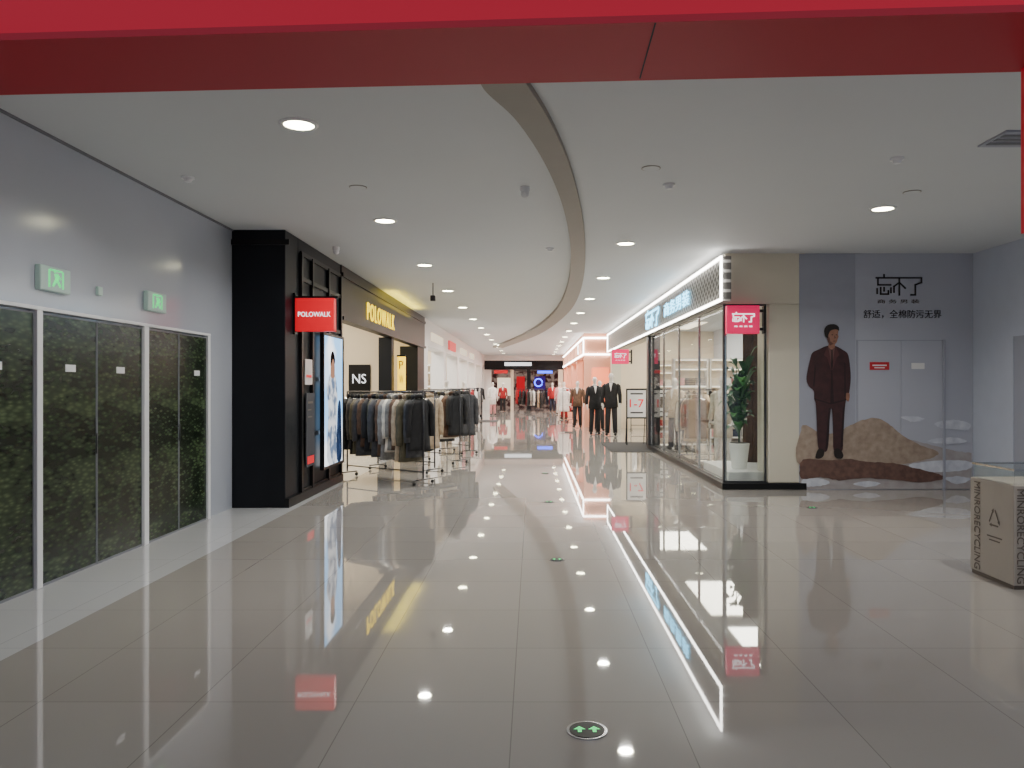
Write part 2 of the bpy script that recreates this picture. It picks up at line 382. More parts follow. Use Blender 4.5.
wallpoly([(-.19,1.58),(-.17,1.76),(-.03,1.82),(.08,1.72),(.07,1.62),(-.04,1.7)],.047,emi('poster_hair',(40,30,28),.6),'printed_hair',o)
wallpoly([(.2,.1),(.22,.7),(.3,1.0),(.45,1.0),(.5,.6),(.52,.1)],.045,emi('poster_jacket',(36,52,84),.9,(60,80,120),6),'printed_jacket',o)
# notices in lattice window
o=T('notice_card','small white notice card on black lattice panel','notice',(XB+.045,10.98,0),group='shop notices')
make('card',B(0,.01,-.17,.17,1.62,1.98),M['whitem'],o); make('card_stripe',B(.01,.012,-.13,.13,1.72,1.76),M['redlit'],o)
o=T('notice_board','slim dark poster board with red footer strip','notice board',(XB+.045,11.05,.45))
make('board',B(0,.015,-.2,.2,0,1.05),M['gap'],o,bevel=.004); make('red_strip',B(.015,.018,-.16,.16,.04,.15),M['redlit'],o)
make('text_lines',MB().box(.015,.017,-.14,.1,.9,.93).box(.015,.017,-.14,.02,.8,.82).box(.015,.017,-.14,.06,.7,.72),M['cardtxt'],o)
# blade sign red
o=T('blade_sign','red projecting shop sign with white lettering on black bracket','shop sign',(XB,10.47,0),group='projecting shop signs')
make('panel',B(.03,.56,-.06,.06,2.34,2.79),M['redlit'],o,bevel=.008)
make('bracket',MB().box(0,.6,-.02,.02,2.79,2.82).box(0,.03,-.05,.05,2.3,2.86),M['black2'],o)
txt('POLOWALK',.44,.065,(.295,-.065,2.57),'cam',M['wlit'],o)
# interior of black shop
make('partition_wall',B(-7,-3.5,18.0,18.15,0,CEIL),M['cream'],label='cream dividing wall inside the clothing shop',cat='wall')
make('partition_wall',B(-7,-3.5,23.0,23.2,0,CEIL),M['cream'],label='cream dividing wall at the end of the clothing shop',cat='wall')
o=T('wall_board','dark square display board with pale letters','display board',(-4.05,17.98,1.35))
make('board',B(-.25,.25,-.03,0,0,.75),M['black2'],o,bevel=.005); txt('NS',.32,.22,(0,-.035,.42),'cam',M['wlit'],o)
o=T('wall_frame','warm illuminated framed fashion picture','picture',(-4.9,17.98,1.1))
make('frame',B(-.35,.35,-.03,0,0,1.2),M['brown'],o); make('picture',B(-.3,.3,-.035,-.03,.05,1.15),M['store'],o)
o=T('blade_sign','yellow lit vertical sign box with black characters','shop sign',(XB,18.4,0),group='projecting shop signs')
make('panel',B(.02,.2,-.05,.05,1.5,2.3),mat('yellow_sign',(240,200,0),.4,em=(255,206,0),es=2.4),o,bevel=.01)
make('bracket',B(0,.2,-.02,.02,2.3,2.34),M['black2'],o)
txt('P',.1,.2,(.11,-.055,2.1),'cam',M['dark'],o); txt('W',.1,.2,(.11,-.055,1.76),'cam',M['dark'],o)
# ---------------------------------------------------------------- white shops far left
o=T('white_storefront','white shop front run with wide lit openings','storefront',(XB,23,0))
for y in (0,5.0,10,15,20,25,28.2): make('pier',B(-.45,0,y+.0,y+.8,0,2.85),M['white'],o)
make('fascia',B(-.45,.0,0,29,2.85,CEIL),M['white'],o)
for a_,b_ in ((1.5,4.5),(11.5,14.5),(16.5,19)): make('lit_sign',B(0,.04,a_,b_,3.05,3.3),M['store'],o)
make('red_sign',B(0,.05,6.5,9.0,3.0,3.35),M['redlit'],o)
for y in (28.5,34,39.5,45,50.5):
    make('partition_wall',B(-7,-3.7,y,y+.1,0,CEIL),M['cream'],label='cream dividing wall between shop units',cat='wall',group='shop dividing walls')
# ---------------------------------------------------------------- right shop
XR=2.92
o=T('shop_fascia_sign','long lattice sign box outlined in white LED with glowing characters','shop sign',(XR,11.5,0))
make('sign_box',B(-.1,.04,0,17.5,2.87,3.54),M['lattice'],o)
t=.02
make('led_outline',MB().box(-.13,-.1,0,17.5,3.54-2*t,3.54).box(-.13,-.1,0,17.5,2.87,2.87+2*t).box(-.13,-.1,-2*t,0,2.87,3.54).box(-.13,-.1,17.5,17.5+2*t,2.87,3.54),M['led'],o)
logo(1.9,.42,(-.13,6.6,3.2),'-x',M['cyan'],o,th=.05,ex=.008,label='glowing cool white angular logo characters')
txt('商务男装',2.6,.28,(-.13,3.6,3.2),'-x',M['cyan'],o,ex=.006,label='glowing cool white characters')
o=T('beige_storefront','beige shop front with glazed display windows and stone pillar','storefront',(XR,11.9,0))
make('upper_wall',B(.05,.3,.0,17.1,2.87,CEIL),M['beige'],o)
make('end_band',B(.3,1.28,.0,.4,2.87,CEIL),M['beige'],o)
make('pillar',B(.72,1.28,.0,.6,.1,2.87),M['beige'],o,bevel=.015)
make('plinth',B(.0,1.3,-.03,.45,0,.1),M['black2'],o,bevel=.005)
make('plinth',B(.0,.3,.45,7.6,0,.1),M['black2'],o)
make('entrance_pier',B(.0,.3,7.6,7.9,0,2.87),M['tube'],o)
make('end_pier',B(.0,.35,16.7,17.1,0,2.87),M['beige'],o)
def window(x0,x1,y0,y1,z0,z1,axis):
    o=T('display_window','clear glazed display window in slim metal frame','window',((x0+x1)/2,(y0+y1)/2,z0),group='display windows')
    a=(x1-x0)/2; b=(y1-y0)/2; h=z1-z0; w=.025
    if axis=='y':
        make('frame',MB().box(-.02,.02,-b,-b+w,0,h).box(-.02,.02,b-w,b,0,h).box(-.02,.02,-b+w,b-w,0,w).box(-.02,.02,-b+w,b-w,h-w,h),M['chrome'],o)
        make('glass_pane',B(-.006,.006,-b+w,b-w,w,h-w),M['glass'],o)
    else:
        make('frame',MB().box(-a,-a+w,-.03,.03,0,h).box(a-w,a,-.03,.03,0,h).box(-a+w,a-w,-.03,.03,0,w).box(-a+w,a-w,-.03,.03,h-w,h),M['tube'],o)
        make('glass_pane',B(-a+w,a-w,-.006,.006,w,h-w),M['glass'],o)
window(XR+.03,XR+.7,11.97,11.97,.1,2.87,'x')
for d0,d1 in ((12.0,13.9),(13.9,15.8),(15.8,17.65),(17.65,19.5)): window(XR+.08,XR+.08,d0,d1,.1,2.87,'y')
# blade sign magenta
def magsign(x,y,s=1.0,z=2.4):
    o=T('blade_sign','magenta projecting shop sign with white characters on black bracket','shop sign',(x,y,0),group='projecting shop signs')
    make('panel',B(-.5*s,0,-.05,.05,z,z+.43),M['mag'],o,bevel=.008)
    make('bracket',MB().box(0,.1,-.03,.03,z+.05,z+.09).box(0,.1,-.03,.03,z+.33,z+.37).box(.06,.1,-.05,.05,z,z+.42),M['black2'],o)
    logo(.33*s,.14,(-.25*s,-.056,z+.25),'cam',M['wlit'],o,th=.06,ex=.004)
    txt('商 务 男 装',.28*s,.026,(-.25*s,-.055,z+.11),'cam',M['wlit'],o)
magsign(3.46,11.8); magsign(2.82,22.7,1.0,2.25)
# interior right shop
make('partition_wall',B(XR+.35,6.8,29.0,29.15,0,CEIL),M['cream'],label='cream dividing wall inside menswear shop',cat='wall')
o=T('display_plinth','low white platform inside the display window','plinth',(3.95,13.1,0))
make('slab',B(-.85,.85,-.9,.9,0,.24),M['white'],o,bevel=.01)
o=T('window_screen','brown timber slatted screen panel behind window display','screen',(4.25,13.75,.24))
make('panel',B(-.5,.5,-.02,.02,0,2.3),M['brown'],o)
for k in range(7): make('slat',B(-.48+k*.15,-.43+k*.15,-.05,-.02,0,2.3),M['brown'],o)
def shelfunit(x,y,w,rz=0,label='tall white lit shelf unit stocked with folded clothes'):
    o=T('display_shelf',label,'shelf unit',(x,y,0),rz,group='shop shelf units')
    make('uprights',MB().box(-w/2,-w/2+.04,0,.4,0,2.4).box(w/2-.04,w/2,0,.4,0,2.4),M['white'],o)
    make('back_panel',B(-w/2+.04,w/2-.04,.38,.4,0,2.4),M['cream'],o,label='cream back panel')
    for z in (.1,.6,1.1,1.6,2.1,2.38):
        make('shelf_board',B(-w/2+.04,w/2-.04,0,.38,z-.02,z+.02),M['white'],o)
        if z>.2: make('shelf_light',B(-w/2+.06,w/2-.06,.0,.02,z-.035,z-.02),M['shelfled'],o)
    return o
folds={}
for k in ('black','navy','beige','cream','grey','red','brown','white','pink'):
    mb=MB()
    for i in range(4): mb.box(-.13,.13,-.12,.12,i*.055,i*.055+.048)
    me=mb.mesh('folded_clothes'); me.materials.append(cloth[k]); folds[k]=me
def stock(x,y,w,rz,dens=3):
    for z in (.12,.62,1.12,1.62):
        for i in range(dens):
            k=random.choice(list(folds)); o=bpy.data.objects.new('folded_clothes',folds[k]); COL.objects.link(o)
            lx=-w/2+.04+(w-.08)*(i+.5)/dens
            c,s=math.cos(rz),math.sin(rz); o.location=(x+lx*c-.18*s,y+lx*s+.18*c,z); o.rotation_euler=(0,0,rz)
            finish(o,'stack of folded %s garments on a shelf'%k,'folded clothes','folded garments on shop shelves',None)
for x in (5.05,6.15): shelfunit(x,28.55,1.0); stock(x,28.55,1.0,0)
for x in (4.6,5.65): shelfunit(x,22.4,1.0); stock(x,22.4,1.0,0)
for y in (14,16.5,19): shelfunit(6.36,y,1.1,-math.pi/2); stock(6.36,y,1.1,-math.pi/2)
for x,d in ((-5.2,17.55),(-4.2,28.05),(-5.4,28.05),(-4.4,33.55)): shelfunit(x,d,1.0); stock(x,d,1.0,0)
for x,d in ((3.4,44),(4.5,44)): shelfunit(x,d,1.0); stock(x,d,1.0,0)
def table(x,y,w=1.3,d=.7,h=.85):
    o=T('display_table','white shop display table with slim legs','table',(x,y,0),group='shop display tables')
    make('top',B(-w/2,w/2,-d/2,d/2,h-.06,h),M['white'],o,bevel=.008)
    for sx in (-1,1):
        for sy in (-1,1): make('leg',B(sx*(w/2-.06)-.02,sx*(w/2-.06)+.02,sy*(d/2-.06)-.02,sy*(d/2-.06)+.02,0,h-.06),M['chrome'],o)
    for i in range(4):
        k=random.choice(['white','cream','navy','pink','black']); q=bpy.data.objects.new('folded_clothes',folds[k]); COL.objects.link(q)
        q.location=(x-w/2+.2+i*.3,y,h); finish(q,'stack of folded %s garments on a display table'%k,'folded clothes','folded garments on tables',None)
table(4.4,16.4); table(4.5,18.6); table(4.6,25); table(-4.6,15.2)
# plant in window
def plant(x,y,z):
    o=T('potted_plant','tall broad-leaved green plant in a white ceramic pot','plant',(x,y,z))
    make('pot',MB().cyl((0,0),.12,0,.42,28,.17),M['pot'],o,smooth=False,bevel=.01)
    make('soil',MB().cyl((0,0),.15,.415,.43,24),M['soil'],o)
    st=MB(); lf=MB(); lf2=MB(); rnd=random.Random(11)
    for s in range(11):
        a=s*2.4; h=rnd.uniform(.5,1.6); lean=rnd.uniform(.05,.18)
        pts=[(math.cos(a)*lean*t*t,math.sin(a)*lean*t*t,.42+h*t) for t in (0,.25,.5,.75,1)]
        st.tube(pts,[.013,.012,.01,.008,.006],6)
        for k in range(6):
            t=.25+.75*k/5; b=a+k*2.4; base=Vector((math.cos(a)*lean*t*t,math.sin(a)*lean*t*t,.42+h*t))
            L=rnd.uniform(.3,.5); W=L*.2; dr=Vector((math.cos(b),math.sin(b),0)); sd=Vector((-dr.y,dr.x,0)); el=rnd.uniform(.7,1.9)
            g=lf if (k+s)%2 else lf2; i0=len(g.v); N=9
            for q in range(N):
                u=q/(N-1); w=W*math.sin(math.pi*min(1,u*.93+.04))**.7; c=base+dr*(L*u*.5)+Vector((0,0,el*L*u-.9*L*u*u))
                g.v+=[tuple(c-sd*w+Vector((0,0,w*.3))),tuple(c),tuple(c+sd*w+Vector((0,0,w*.3)))]
            for q in range(N-1):
                j=i0+q*3; g.f+=[(j,j+1,j+4,j+3),(j+1,j+2,j+5,j+4)]
    make('stems',st,M['leafd'],o,smooth=True); make('foliage',lf,M['leaf'],o,smooth=True); make('dark_foliage',lf2,M['leafd'],o,smooth=True)
plant(3.4,12.7,.24)
# ---------------------------------------------------------------- mural on back wall
DW=11.9
rj=random.Random(5)
def rough_pts(pts,amp,n=6):
    p=smoothpts(pts,n); return [(q[0]+rj.uniform(-amp,amp),q[1]+rj.uniform(-amp,amp)) for q in p]
o=T('wall_mural','grey printed wall graphic of suited man standing on rocky ground','wall graphic',(0,DW,0))
def mpoly(pts,lay,m,name,parent=None,sm=True,label=None,rough=0):
    if rough: pts=rough_pts(pts,rough); sm=False
    p=[(PX(a,DW),PZ(b,DW)) for a,b in pts]
    if sm: p=smoothpts(p,5)
    y=-.003*lay
    return make(name,MB().poly([(q[0],y,max(.006,q[1])) for q in p]),m,parent or o,label=label)
make('side_panel',B(PX(799,DW),PX(855,DW),-.012,0,.0,CEIL-.01),M['greyd'],o,label='darker grey printed panel')
g0=[(799.5,436),(806,434),(818,438),(830,441),(845,438),(858,434),(872,432),(886,434),(898,438),(915,441),(935,446),(955,451),(971,453)]
gg=[]
for a,b in zip(g0,g0[1:]):
    for k in range(5): gg.append((a[0]+(b[0]-a[0])*k/5,a[1]+(b[1]-a[1])*k/5+rj.uniform(-.5,.5)))
mpoly(gg+[(971,453),(971,489),(799.5,489)],5,M['sand2'],'printed_ground',sm=False)
mpoly([(801,466),(800.5,430),(806,425),(818,432),(834,433),(848,426),(862,420),(877,418),(890,425),(902,435),(920,445),(938,453),(920,461),(870,468)],6,M['sand'],'printed_rocks',rough=.45)
for k_,pp in enumerate(([(934,423),(948,420),(962,421),(970,425),(966,430),(950,429),(940,428)],[(926,441),(950,437),(966,441),(950,444)],[(908,465),(930,461),(950,460),(970,462),(968,469),(945,472),(920,471)],[(801.5,480),(812,477),(824,479),(829,483),(818,486),(804,486)],[(852,484),(866,481),(880,483),(868,487)],[(900,417),(912,416),(924,419),(912,422)],[(944,478),(958,476),(970,479),(956,484)])):
    mpoly(pp,7+k_*.1,M['snow'],'printed_snow',rough=.4)
mpoly([(801,461),(815,459),(832,460),(850,459),(870,462),(892,463),(915,468),(938,474),(942,479),(915,482),(888,479),(862,478),(838,480),(820,477),(801,478)],8,M['mud'],'printed_mud',rough=.5)
# man
fig=make('printed_person',MB().poly([(q[0],-.03,q[1]) for q in smoothpts([(PX(a,DW),PZ(b,DW)) for a,b in [(826,346),(818,349.5),(811.5,353),(809,361),(807,370),(805.8,379),(808,386),(813,391),(813.5,399),(815,404),(816,420),(816.5,436),(818,449),(822,451.5),(826.5,450),(828.3,436),(829,420),(830.5,408),(832,420),(832.3,436),(833,450),(838,452),(842,449),(842.5,432),(844.5,404),(846,399),(848.5,392),(850,378),(849,364),(847,354),(842,350),(834.5,346)]],3)]),M['suit'],o,label='printed man in maroon suit, one hand in pocket')
mpoly([(827,346.5),(829.5,358),(831,368),(832.5,358),(834.5,346.5)],11,M['shirt'],'printed_shirt',fig,False)
mpoly([(830.6,350),(830.2,366),(831.1,370),(832.1,366),(831.6,350)],11.5,M['hair'],'printed_tie',fig,False)
mpoly([(826.5,347),(823,355),(826.5,358),(830.5,371),(829.5,358)],11.5,M['suitl'],'printed_lapel',fig,False)
mpoly([(835,347),(838.5,355),(835.5,358),(831.5,371),(832.5,358)],11.5,M['suitl'],'printed_lapel',fig,False)
mpoly([(813.6,398),(829,403),(845.5,399),(845.5,400.3),(830,404.4),(813.6,399.5)],11,M['suitd'],'jacket_hem',fig,False)
mpoly([(830.5,370),(831.5,370),(833,402),(829.5,403)],11,M['suitd'],'jacket_opening',fig,False)
mpoly([(814,364),(815.2,367),(813.8,386),(812.3,387)],11,M['suitd'],'sleeve_shadow',fig,False)
mpoly([(843.4,362),(844.6,364),(845,396),(843.6,397)],11,M['suitd'],'sleeve_shadow',fig,False)
mpoly([(828,408),(829.4,408),(827,448),(824.5,449)],11,M['suitd'],'trouser_shadow',fig,False)
mpoly([(842,408),(844,404),(842,446),(839.5,448)],11,M['suitd'],'trouser_shadow',fig,False)
mpoly([(825.6,331),(825.4,336),(827,340.5),(828,342.5),(827.6,347),(830.8,349.5),(834,347),(834,344.5),(835.8,342.3),(836.8,339),(837.6,336.6),(837,334.6),(837,329.5),(831,327)],12,M['skin'],'printed_head',fig)
mpoly([(824.4,336.5),(823.2,331),(825,326.6),(829,324.6),(834,324.6),(837.6,327),(838,331),(836.4,329.8),(833,329.6),(829.5,331),(827.6,334.5),(826.8,338)],13,M['hair'],'printed_hair',fig)
mpoly([(825.6,336),(828.6,337.5),(829.5,341.5),(832.5,344),(829,345.8),(827,342)],12.5,M['skind'],'cheek_shadow',fig,False)
for px_,w_ in ((831.4,1.1),(835.4,.9)):
    mpoly([(px_-w_,335),(px_,334.5),(px_+w_,335),(px_,335.5)],13,M['hair'],'printed_eye',fig,False)
mpoly([(833.4,335),(834.9,338.2),(833.4,338.7)],13,M['skind'],'printed_nose',fig,False)
mpoly([(832,341),(835,340.8),(834.2,341.6),(832.6,341.7)],13,M['skind'],'printed_mouth',fig,False)
mpoly([(817.5,449),(823,450),(822.5,456),(818,458.5),(814.5,457)],12,M['hair'],'printed_shoe',fig)
mpoly([(833.5,449),(839,449),(842.5,455),(840,458.5),(834,456.5)],12,M['hair'],'printed_shoe',fig)
mpoly([(845.5,393),(848.5,393.5),(848.6,398),(847.5,401.5),(845.5,400),(845,396)],12,M['skin'],'printed_hand',fig)
def mt(body,x0,x1,y0,y1,m=M['dark']): txt(body,PX(x1,DW)-PX(x0,DW),PZ(y0,DW)-PZ(y1,DW),(PX((x0+x1)/2,DW),-.015,PZ((y0+y1)/2,DW)),'cam',m,o,ex=.002)
logo(PX(921,DW)-PX(876,DW),PZ(275,DW)-PZ(295,DW),(PX(898.5,DW),-.015,PZ(285,DW)),'cam',M['dark'],o,th=.04,ex=.003,label='dark angular logo characters')
mt('商 务 男 装',877,919,299.5,303.5,M['cardtxt']); mt('舒适，全棉防污无界',863,941,310,318.5)
# doors
for k,(a,b) in enumerate(((858,899),(901,942))):
    d=make('door_%d'%(k+1),B(PX(a,DW),PX(b,DW),DW-.01,DW,.01,PZ(341,DW)),M['grey'],kind=S)
fr=make('trim_3',MB().box(PX(856.6,DW),PX(858,DW),DW-.012,DW,0,PZ(340,DW)).box(PX(942,DW),PX(943.6,DW),DW-.06,DW,0,PZ(340,DW)).box(PX(856.6,DW),PX(943.6,DW),DW-.012,DW,PZ(341,DW),PZ(340,DW)),M['greyd'],kind=S)
o2=T('door_notice','small red notice plate with white text on grey door','notice',(PX(879,DW),DW-.012,PZ(366,DW)))
make('plate',B(-.15,.15,-.006,0,-.06,.06),M['redm'],o2); make('text_line',B(-.11,.11,-.008,-.006,.0,.02),M['whitem'],o2); make('text_line',B(-.08,.08,-.008,-.006,-.035,-.02),M['whitem'],o2)
make('door_sticker',B(PX(911,DW),PX(924,DW),DW-.018,DW-.01,PZ(369,DW),PZ(363,DW)),M['white'],label='small white sticker on grey door',cat='sticker')
# right wall door
make('door_3',B(6.77,6.8,9.6,10.85,0,2.3),M['greyd'],kind=S)
make('trim_4',MB().box(6.76,6.8,10.85,10.92,0,2.37).box(6.76,6.8,9.5,10.85,2.3,2.37),M['bluegrey'],kind=S)
# recycling box
o=T('recycling_bin','tall beige-grey cardboard-look clothes recycling box with printed text','recycling bin',(3.77,6.04,0))
make('body',B(0,.62,0,.6,.03,.82),M['card'],o,bevel=.008)
make('base',B(.01,.61,.01,.59,0,.03),M['cardtxt'],o)
make('top_tray',MB().box(.02,.6,.02,.03,.82,.93).box(.02,.6,.57,.58,.82,.93).box(.02,.03,.03,.57,.82,.93).box(.59,.6,.03,.57,.82,.93),M['glass'],o,label='clear acrylic top tray')
make('tray_rim',MB().box(.01,.61,.01,.03,.93,.945).box(.01,.61,.57,.59,.93,.945).box(.01,.03,.03,.57,.93,.945).box(.59,.61,.03,.57,.93,.945),M['chrome'],o,label='chrome tray rim')
txt('MINRORECYCLING',.74,.085,(-.004,.49,.42),'-x',M['cardtxt'],o,rot=-math.pi/2,ex=.001)
txt('MINRORECYCLING',.74,.06,(.055,-.004,.42),'cam',M['cardtxt'],o,rot=-math.pi/2,ex=.001)
g=MB(); 
tri=[(.0,.09),(.08,-.06),(-.08,-.06)]
for k in range(3):
    a=tri[k]; b=tri[(k+1)%3]; dx,dy=b[0]-a[0],b[1]-a[1]; n=math.hypot(dx,dy); dx/=n; dy/=n; nx,ny=-dy*.007,dx*.007
    a=(a[0]+dx*.025,a[1]+dy*.025); b2=(b[0]-dx*.045,b[1]-dy*.045); tp=(b[0]-dx*.012,b[1]-dy*.012)
    cv=lambda p:(-.003,.25-p[0],.52+p[1])
    g.poly([cv((a[0]+nx,a[1]+ny)),cv((b2[0]+nx,b2[1]+ny)),cv((b2[0]-nx,b2[1]-ny)),cv((a[0]-nx,a[1]-ny))])
    g.poly([cv((b2[0]+nx*2.4,b2[1]+ny*2.4)),cv(tp),cv((b2[0]-nx*2.4,b2[1]-ny*2.4))])
make('recycling_mark',g,M['cardtxt'],o)
make('text_line',B(-.003,0,.15,.35,.36,.37),M['cardtxt'],o); make('text_line',B(-.003,0,.18,.32,.33,.34),M['cardtxt'],o)
# ---------------------------------------------------------------- right shop two
X2=2.0
o=T('peach_storefront','peach shop front with white LED outline and warm interior','storefront',(X2,30,0))
make('return_wall',B(.25,1.2,0,.3,0,CEIL),M['peach'],o)
make('pier',B(0,.25,0,.3,0,2.75),M['peach'],o)
make('fascia',B(-.02,.25,0,20,2.75,CEIL),M['peach'],o)
make('lit_panel',B(.3,.95,-.04,0,.5,2.3),mat('orange_panel',(245,130,90),.4,em=(250,130,85),es=1.5),o,bevel=.01)
make('led_outline',MB().box(-.06,-.02,0,20,3.44,3.5).box(-.06,-.02,0,20,2.8,2.86).box(-.06,1.0,-.06,-.02,3.44,3.5).box(-.06,1.0,-.06,-.02,2.8,2.86).box(-.06,-.02,-.06,0,2.8,3.5),M['led'],o)
for y in (5,10,15,19.7): make('pier',B(0,.25,y,y+.3,0,2.75),M['peach'],o)
txt('K',.35,.4,(-.07,3.0,3.15),'-x',M['led'],o)
for y in (37,43,49):
    make('partition_wall',B(2.5,5.2,y+2,y+2.1,0,CEIL),M['peach'],label='peach dividing wall between shop units',cat='wall',group='peach dividing walls')
# ---------------------------------------------------------------- end shop
o=T('end_storefront','dark shop front with white sign and blue neon emblem','storefront',(-.6,51.5,0))
make('upper_wall',B(-2.65,2.6,0,.3,3.3,CEIL),M['white'],o)
make('fascia',B(-2.65,2.6,0,.3,2.7,3.3),M['black'],o)
make('pier',B(-2.65,-2.2,0,.3,0,2.7),M['white'],o); make('pier',B(-.9,-.7,0,.3,0,2.7),M['cream'],o); make('pier',B(.2,.45,0,.3,0,2.7),M['black'],o); make('pier',B(2.3,2.6,0,.3,0,2.7),M['cream'],o)
make('white_sign',B(-1.3,.5,-.05,0,2.95,3.18),M['wlit'],o)
make('red_sign',B(-2.0,-1.1,-.05,.0,2.45,2.66),M['redlit'],o)
make('blue_sign',B(.9,1.9,-.05,.0,2.45,2.62),emi('blue_sign_face',(40,80,255),5),o)
neon=MB()
neon.tube([(1.0+.28*math.cos(k*.5),4.6,1.85+.28*math.sin(k*.5)) for k in range(13)],.04,8)
make('neon_emblem',neon,emi('blue_neon',(50,80,255),9),o)
make('backdrop',B(-2.65,2.6,5,5.1,0,2.7),emi('end_shop_backdrop',(80,44,42),.5,(190,160,145),3.5),o)  # back wall glows by itself, shop light put into its colour
make('purple_panel',B(.7,1.5,4.75,4.9,1.3,2.3),emi('purple_panel',(70,40,130),.8),o)
make('red_panel',B(-.6,.0,4.75,4.9,.8,2.3),emi('red_backlit_panel',(190,24,36),1.2),o)
make('pale_panel',B(-2.0,-1.0,4.75,4.9,.9,2.2),M['store'],o)
# ---------------------------------------------------------------- garments and racks
def garment_mesh(k,L,seed):
    mb=MB(); n=24; rings=[]
    zs_=[0,-.03,-.09,-.2,-.3,-.4,-.5,-.6,-.7,-.8,-.9,-1.0]
    ws=[.06,.16,.215,.22,.21,.2,.205,.215,.225,.235,.243,.25]; ds=[.02,.05,.068,.08,.068,.082,.068,.084,.07,.086,.074,.088]
    for i,z in enumerate(zs_):
        t=-z; w=ws[i]; d=ds[i]
        ring=[]
        for q in range(n):
            a=2*math.pi*q/n; fo=1+.2*t*math.sin(5*a+seed)+.12*t*math.sin(9*a+2*seed)
            ring.append((math.cos(a)*d*fo,math.sin(a)*w*(1+.03*math.sin(3*a+seed)*t),z*L))
        rings.append(ring)
    mb.loft(rings)
    for s in (-1,1):
        mb.tube([(0,s*.17,-.05*L),(.01,s*.235,-.14*L),(.015,s*.255,-.25*L),(.015,s*.26,-.36*L),(.02,s*.265,-.47*L),(.02,s*.265,-.58*L),(.02,s*.262,-.74*L)],[(.06,.055),(.072,.062),(.06,.054),(.07,.06),(.057,.052),(.064,.055),(.05,.047)],12)
    mb.tube([(0,-.06,.0),(0,-.07,.035),(0,0,.045),(0,.07,.035),(0,.06,0)],[.026,.038,.038,.038,.026],8)
    me=mb.mesh('jacket'); me.materials.append(cloth[k])
    for p in me.polygons: p.use_smooth=True
    return me
hang=MB().tube([(0,0,.03),(0,0,.075),(0,.012,.095),(0,.014,.11),(0,0,.12),(0,-.012,.112)],.004,6).tube([(0,-.19,-.04),(0,0,.035),(0,.19,-.04)],.007,6).mesh('hanger')
hang.materials.append(M['chrome'])
gm={}
for k in cloth:
    for s in range(2): gm[(k,s)]=garment_mesh(k,1.0 if s else .88,len(k)+s*2.1)
desc={'black':'black padded','charcoal':'charcoal wool','olive':'dark olive','brown':'dark brown','grey':'mid grey','beige':'beige fleece','cream':'cream fleece','navy':'navy','red':'red','white':'white','pink':'pale pink'}
def rack(p0,p1,h,cols,label,pad=.05,detail=True):
    p0=Vector((p0[0],p0[1],0)); p1=Vector((p1[0],p1[1],0)); d=p1-p0; L=d.length; ang=math.atan2(d.y,d.x); c=(p0+p1)/2
    o=T('clothes_rack',label,'clothes rack',tuple(c),ang,group='garment rails')
    a=L/2
    make('rail',MB().tube([(-a,0,h),(a,0,h)],.014,10),M['tube'],o,smooth=True)
    for s in (-1,1): 
        make('upright',MB().tube([(s*a,0,.1),(s*a,0,h+.0)],.014,10),M['tube'],o,smooth=True)
        make('foot',MB().tube([(s*a,-.22,.08),(s*a,.22,.08)],.011,10),M['tube'],o,smooth=True)
        for q in (-.21,.21): make('castor',MB().tube([(s*a-.01,q,.032),(s*a+.01,q,.032)],.03,14),M['black2'],o,smooth=True)
    make('lower_bar',MB().tube([(-a,0,.2),(a,0,.2)],.01,10),M['tube'],o,smooth=True)
    n=len(cols)
    for i,k in enumerate(cols):
        t=-a+pad+(2*a-2*pad)*(i+.5)/n
        q=bpy.data.objects.new('jacket',gm[(k,(i*7//3)%2)]); COL.objects.link(q)
        q.location=(c.x+math.cos(ang)*t,c.y+math.sin(ang)*t,h-.108); q.rotation_euler=(0,0,ang+random.uniform(-.2,.2))
        q.scale=(1.0,random.uniform(.9,1.06),random.uniform(.93,1.03))
        finish(q,desc[k]+' jacket on a hanger','jacket','jackets on garment rails',None)
        if detail:
            hg=bpy.data.objects.new('hanger',hang); COL.objects.link(hg); hg.parent=q
rack((-3.28,13.6),(-1.78,12.5),1.5,['black','black','charcoal','black','olive','charcoal','brown','black','olive','charcoal','brown','grey','cream','grey','brown','beige','olive','charcoal','black'],'black metal garment rail full of winter jackets')
rack((-3.0,14.9),(-1.8,14.1),1.5,['brown','black','grey','olive','cream','brown','olive','charcoal','grey','black','beige'],'black metal garment rail with mixed jackets')
rack((-2.35,16.4),(-1.5,15.8),1.52,['black','beige','brown','charcoal','olive','charcoal','cream','brown','black'],'black metal garment rail with beige and dark coats')
rack((-2.1,18.8),(-1.5,18.1),1.52,['black','charcoal','black','navy','black','charcoal'],'black metal garment rail with dark coats')
rack((-3.0,27),(-2.2,27),1.5,['white','cream','beige','white','pink','grey'],'garment rail with pale clothes',detail=False)
rack((-3.0,33),(-2.2,33),1.5,['black','cream','red','white','grey'],'garment rail with mixed clothes',detail=False)
rack((1.3,33.5),(1.8,35),1.5,['white','red','pink','black','cream'],'garment rail with mixed bright clothes',detail=False)
rack((-1.2,49.5),(.2,49.5),1.4,['red','black','black','red','white','navy'],'garment rail with red and dark clothes',detail=False)
rack((.5,49),(1.7,49),1.4,['black','navy','red','black','navy'],'garment rail with dark clothes',detail=False)
rack((-.4,45.5),(.6,45.5),1.4,['black','grey','white','black','beige','black'],'garment rail with grey and black clothes',detail=False)
rack((3.7,20.3),(4.8,20.3),1.5,['white','cream','navy','black','grey','beige','black'],'garment rail with shirts inside shop')
rack((3.5,27.5),(4.4,27.5),1.5,['white','beige','black','brown','grey','beige'],'garment rail with suits at back of shop')
rack((3.4,15.9),(3.4,17.0),1.45,['brown','beige','navy','grey','cream','brown'],'garment rail with shirts behind shop window')
